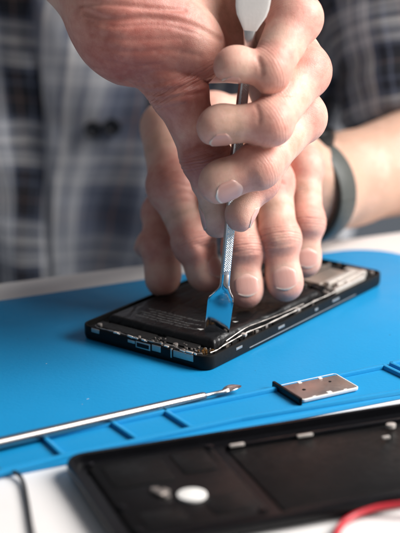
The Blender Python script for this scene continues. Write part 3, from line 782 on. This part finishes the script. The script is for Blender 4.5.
body = mesh('body', np.concatenate(HV), np.concatenate(HF), M['skin'], None, True)
for nm, a in zip(('flush_shade', 'joint_s', 'joint_w'), AT):
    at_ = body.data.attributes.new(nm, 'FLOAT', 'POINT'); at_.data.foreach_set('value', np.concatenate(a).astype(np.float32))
def adopt(o, par, loc):
    o.parent = par; o.location = [-c*S for c in loc]
adopt(body, pe, (-62, 320, -400))

def nail(H, g, L=11.5, Wd=.92, name='fingernail', tiplen=.6, start=.5, spread=.84, lift=.32):
    """a curved plate that follows the back of the finger and runs free past its tip"""
    r = g.r[-1]; nu, nv = 16, 20; top = []; UVs = []
    base = g.J[-1]-g.dir*(L-r*.42)
    F_ = lambda P: g.sdf(P)+.28*np.sin(P[:, 0]*.21+1)*np.sin(P[:, 1]*.23)*np.sin(P[:, 2]*.19+2)
    org = []; dirs = []
    for j in range(nv+1):
        v = j/nv
        tp = min(1, (v/.22))**.5; te = min(1, ((1-v)/.22))**.5 if v > .78 else 1
        for i in range(nu+1):
            u = (i/nu*2-1)
            ang = u*spread*1.0*(.62+.38*tp)*(.72+.28*te)
            org.append(base+g.dir*(v*L)+g.dir*(u*u*1.5*(1-v)**2)-g.dir*(u*u*1.9*v*v)); dirs.append(g.dor*math.cos(ang)+g.side*math.sin(ang)); UVs.append(((u+1)/2, v))
    org = np.array(org); dirs = np.array(dirs); t = np.full(len(org), r*1.9)
    for _ in range(24):
        d = F_(org+dirs*t[:, None]); t = t-np.clip(d, -1, 1)*.8; t = np.clip(t, r*.2, r*1.9)
    t = t.reshape(nv+1, nu+1)
    k0 = int(nv*.55)
    for j in range(k0, nv+1): t[j] = np.maximum(t[j], t[k0]-.10*(j-k0)*L/nv)
    t = t+lift*(np.array([min(1, j/3) for j in range(nv+1)])[:, None])
    ed_ = np.abs(np.linspace(-1, 1, nu+1))[None]; t = t-.5*np.maximum(0, ed_-.86)/.14
    P = org+dirs*t.reshape(-1)[:, None]; Q = org+dirs*(t.reshape(-1)-.5)[:, None]
    Fs = []; n = len(P)
    for j in range(nv):
        for i in range(nu):
            a = j*(nu+1)+i; Fs.append((a, a+1, a+nu+2, a+nu+1)); Fs.append((a+n, a+n+nu+1, a+n+nu+2, a+n+1))
    rim = [i for i in range(nu+1)]+[j*(nu+1)+nu for j in range(1, nv+1)]+[nv*(nu+1)+i for i in range(nu-1, -1, -1)]+[j*(nu+1) for j in range(nv-1, 0, -1)]
    for k in range(len(rim)):
        a, b = rim[k], rim[(k+1) % len(rim)]; Fs.append((a, a+n, b+n, b))
    o = mesh(name, np.concatenate([P, Q]), Fs, M['nail'], None, True, uv=UVs+UVs)
    bm = bmesh.new(); bm.from_mesh(o.data); bmesh.ops.recalc_face_normals(bm, faces=bm.faces); bm.to_mesh(o.data); bm.free()
    adopt(o, pe, (-62, 320, -400)); return o
for g, L, sp in ((Lth, 13, .82), (Lin, 12, .82), (Lmi, 12, .82), (Lri, 12.5, .82), (Lpi, 11, .82)): nail(LH, g, L*.86, spread=sp)
for g, L in ((Rth, 14), (Rin, 11.5), (Rmi, 13.5), (Rri, 11), (Rpi, 9.5)): nail(RH, g, L*.86)

# ------------------------------------------------------------------ shirt
def cloth(rows, name, mat, parent, origin, thick=1.2):
    """rows[j][i] = (point, (u, v)); makes a thick sheet"""
    nv, nu = len(rows), len(rows[0]); P = np.array([[c[0] for c in r] for r in rows]); UV = [c[1] for r in rows for c in r]
    F = [(j*nu+i, j*nu+i+1, (j+1)*nu+i+1, (j+1)*nu+i) for j in range(nv-1) for i in range(nu-1)]
    o = mesh(name, P.reshape(-1, 3), F, mat, None, True, uv=UV)
    md = o.modifiers.new('thickness', 'SOLIDIFY'); md.thickness = thick*S; md.offset = 0
    adopt(o, parent, origin); return o
def fold(x, z):
    n1 = noise.noise(Vector((x*.012+z*.004, z*.0055, 3.1))); n2 = noise.noise(Vector((x*.028-z*.011, z*.010+x*.004, 7.7))); n3 = noise.noise(Vector((x*.07+z*.03, z*.03, 1.7)))
    return 20*n1+13*n2+3.0*n3
def slant(u, z):
    k = 1/(1+math.exp((u+38)/7)); return (z-120)*(.17*k-.13*(1-k))
rows = []
NU, NV = 150, 120
for j in range(NV+1):
    z = -230+690*j/NV; r = []
    for i in range(NU+1):
        a = -PI/2+(i/NU-.5)*2*PI; ca, sa = math.cos(a), math.sin(a)
        rx, ry = 172+8*math.sin(z*.006), 112
        x = rx*math.copysign(abs(ca)**.85, ca); y = ry*math.copysign(abs(sa)**.85, sa)
        u = (i/NU-.5)*2*PI*135
        k = 1+fold(x+(300 if sa > 0 else 0), z)/150
        r.append((TC+np.array([x*k, y*k, z]), (u+slant(u, z), z+.08*u)))
    rows.append(r)
sh = cloth(rows, 'shirt', M['shirt'], pe, (-62, 320, -400))
# front placket and its button and a dark disc sit on the shirt
def shirt_front(u, z):
    i = (u/(2*PI*135)+.5); a = -PI/2+(i-.5)*2*PI; ca, sa = math.cos(a), math.sin(a); rx, ry = 172+8*math.sin(z*.006), 112
    x = rx*math.copysign(abs(ca)**.85, ca); y = ry*math.copysign(abs(sa)**.85, sa); k = 1+fold(x+(300 if sa > 0 else 0), z)/150
    return TC+np.array([x*k, y*k-1.8, z])
rows = []
for j in range(121):
    z = -230+690*j/120; rows.append([(shirt_front(-22+38*i/10, z)+np.array([0, -.8*math.sin(PI*i/10), 0]), (-22+38*i/10+slant(-22+38*i/10, z), z+2)) for i in range(11)])
plk = cloth(rows, 'placket', M['placket'], sh, (0, 0, 0), 1.6)
plk.location = (0, 0, 0)
def button_blob(px, py):
    P = at(px, py, Y=200)
    best = min(((np.linalg.norm((shirt_front(u, z)-CAM)/((shirt_front(u, z)-CAM)@FW)-(P-CAM)/((P-CAM)@FW)), u, z) for u in np.arange(-40, 40, 1.0) for z in np.arange(0, 260, 2.0)))
    q = shirt_front(best[1], best[2])
    m_ = MB(); V = []; F = []
    for y_, rr in ((.5, 5.4), (-1.6, 5.6), (-2.4, 5.0), (-2.0, 3.4), (-1.4, 2.6)):
        for k in range(20): V.append((q[0]+rr*math.cos(2*PI*k/20), q[1]+y_-2.5, q[2]+rr*math.sin(2*PI*k/20)))
    for r0 in range(4):
        for k in range(20): F.append((r0*20+k, r0*20+(k+1) % 20, (r0+1)*20+(k+1) % 20, (r0+1)*20+k))
    F.append(tuple(range(20))); F.append(tuple(80+k for k in range(20))[::-1]); m_.add(V, F)
    o = m_.build('button_blob', M['button_blob'], sh); return o
button_blob(93, 127); button_blob(113, 125)  # first call is the button, second a dark disc beside it
# rolled left sleeve
def sleeve(p, q, r0, r1, name, roll=True, seed=0.):
    ax_ = (q-p); L = np.linalg.norm(ax_); ax_ /= L; u_ = np.cross(ax_, [0, 1, 0]); u_ /= np.linalg.norm(u_); w_ = np.cross(ax_, u_); rows = []
    for j in range(61):
        t_ = j/60; r = []
        for i in range(65):
            a = 2*PI*i/64; rr = r0+(r1-r0)*t_
            rr += 6*noise.noise(Vector((math.cos(a)*1.1+seed, math.sin(a)*1.1, t_*L*.022)))+4*noise.noise(Vector((math.cos(a)*2.4, math.sin(a)*2.4+seed, t_*L*.04)))
            if roll and t_ > .86: rr += 4.5*math.sin(min(1, (t_-.86)/.05)*PI/2)
            if t_ > .985: rr -= 4
            r.append((p+ax_*L*t_+(u_*math.cos(a)+w_*math.sin(a))*rr, (a*52, t_*L)))
        rows.append(r)
    return cloth(rows, name, M['sleeve'], pe, (-62, 320, -400))
sl_a = A_(385, -260, 235); sl_b = A_(436, 120, 152); sleeve(sl_a, sl_b, 66, 52, 'sleeve')
sleeve(shR, relb+(shR-relb)*.05, 66, 56, 'sleeve', seed=3.)

# ------------------------------------------------------------------ watch on the left wrist
wa = (wr2-wr)/np.linalg.norm(wr2-wr); wc = wr-wa*8; wu = np.cross(wa, [0, 0, 1]); wu /= np.linalg.norm(wu); ww = np.cross(wu, wa)
wt = empty('wristwatch', wc); tag(wt, 'wristwatch with a grey-green strap worn on the wrist behind the flat hand', 'watch')
def band(a0, a1, hw, ri, ro, name, mat, par):
    V = []; F = []; N = 48
    for k in range(N+1):
        a = a0+(a1-a0)*k/N; d = wu*math.cos(a)+ww*math.sin(a)
        for x, rr in ((-hw, ri), (-hw, ro-.5), (-hw+.8, ro), (hw-.8, ro), (hw, ro-.5), (hw, ri)): V.append(d*rr+wa*x)
    for k in range(N):
        for c in range(6): F.append((k*6+c, k*6+(c+1) % 6, (k+1)*6+(c+1) % 6, (k+1)*6+c))
    F.append(tuple(range(6))); F.append(tuple(N*6+c for c in range(6))[::-1])
    return MB().add(V, F).build(name, mat, par)
band(0, 2*PI*.999, 7.5, 24.8, 28.2, 'strap', M['strap'], wt)
band(PI*.9, PI*1.05, 9.6, 27.4, 29.4, 'strap_loop', M['case'], wt)
V = []; F = []
for y_, rr in ((25.5, 14.5), (30, 15), (33, 14), (33.6, 11.5)):
    for k in range(32): V.append(ww*y_+(wu*math.cos(2*PI*k/32)+wa*math.sin(2*PI*k/32))*rr)
for r0 in range(3):
    for k in range(32): F.append((r0*32+k, r0*32+(k+1) % 32, (r0+1)*32+(k+1) % 32, (r0+1)*32+k))
F.append(tuple(range(32))); F.append(tuple(96+k for k in range(32))[::-1]); MB().add(V, F).build('watch_case', M['case'], wt)

# ------------------------------------------------------------------ light
def area(name, loc, target, sx, sy, power, color):
    l = bpy.data.lights.new(name, 'AREA'); l.shape = 'RECTANGLE'; l.size = sx; l.size_y = sy; l.energy = power; l.color = color
    o = bpy.data.objects.new(name, l); col.objects.link(o); o.location = loc
    o.rotation_euler = (Vector(target)-Vector(loc)).to_track_quat('-Z', 'Y').to_euler(); return o
area('window_light', (1.22, -.20, 1.02), (0, -.1, .05), 1.0, 1.0, 64, (1, .975, .95))
w = bpy.data.worlds.new('World'); bpy.context.scene.world = w; w.use_nodes = True
bg = w.node_tree.nodes['Background']; bg.inputs[0].default_value = (.80, .88, 1, 1); bg.inputs[1].default_value = .155
vs = bpy.context.scene.view_settings; vs.view_transform = 'Standard'; vs.look = 'None'; vs.exposure = 0; vs.gamma = 1
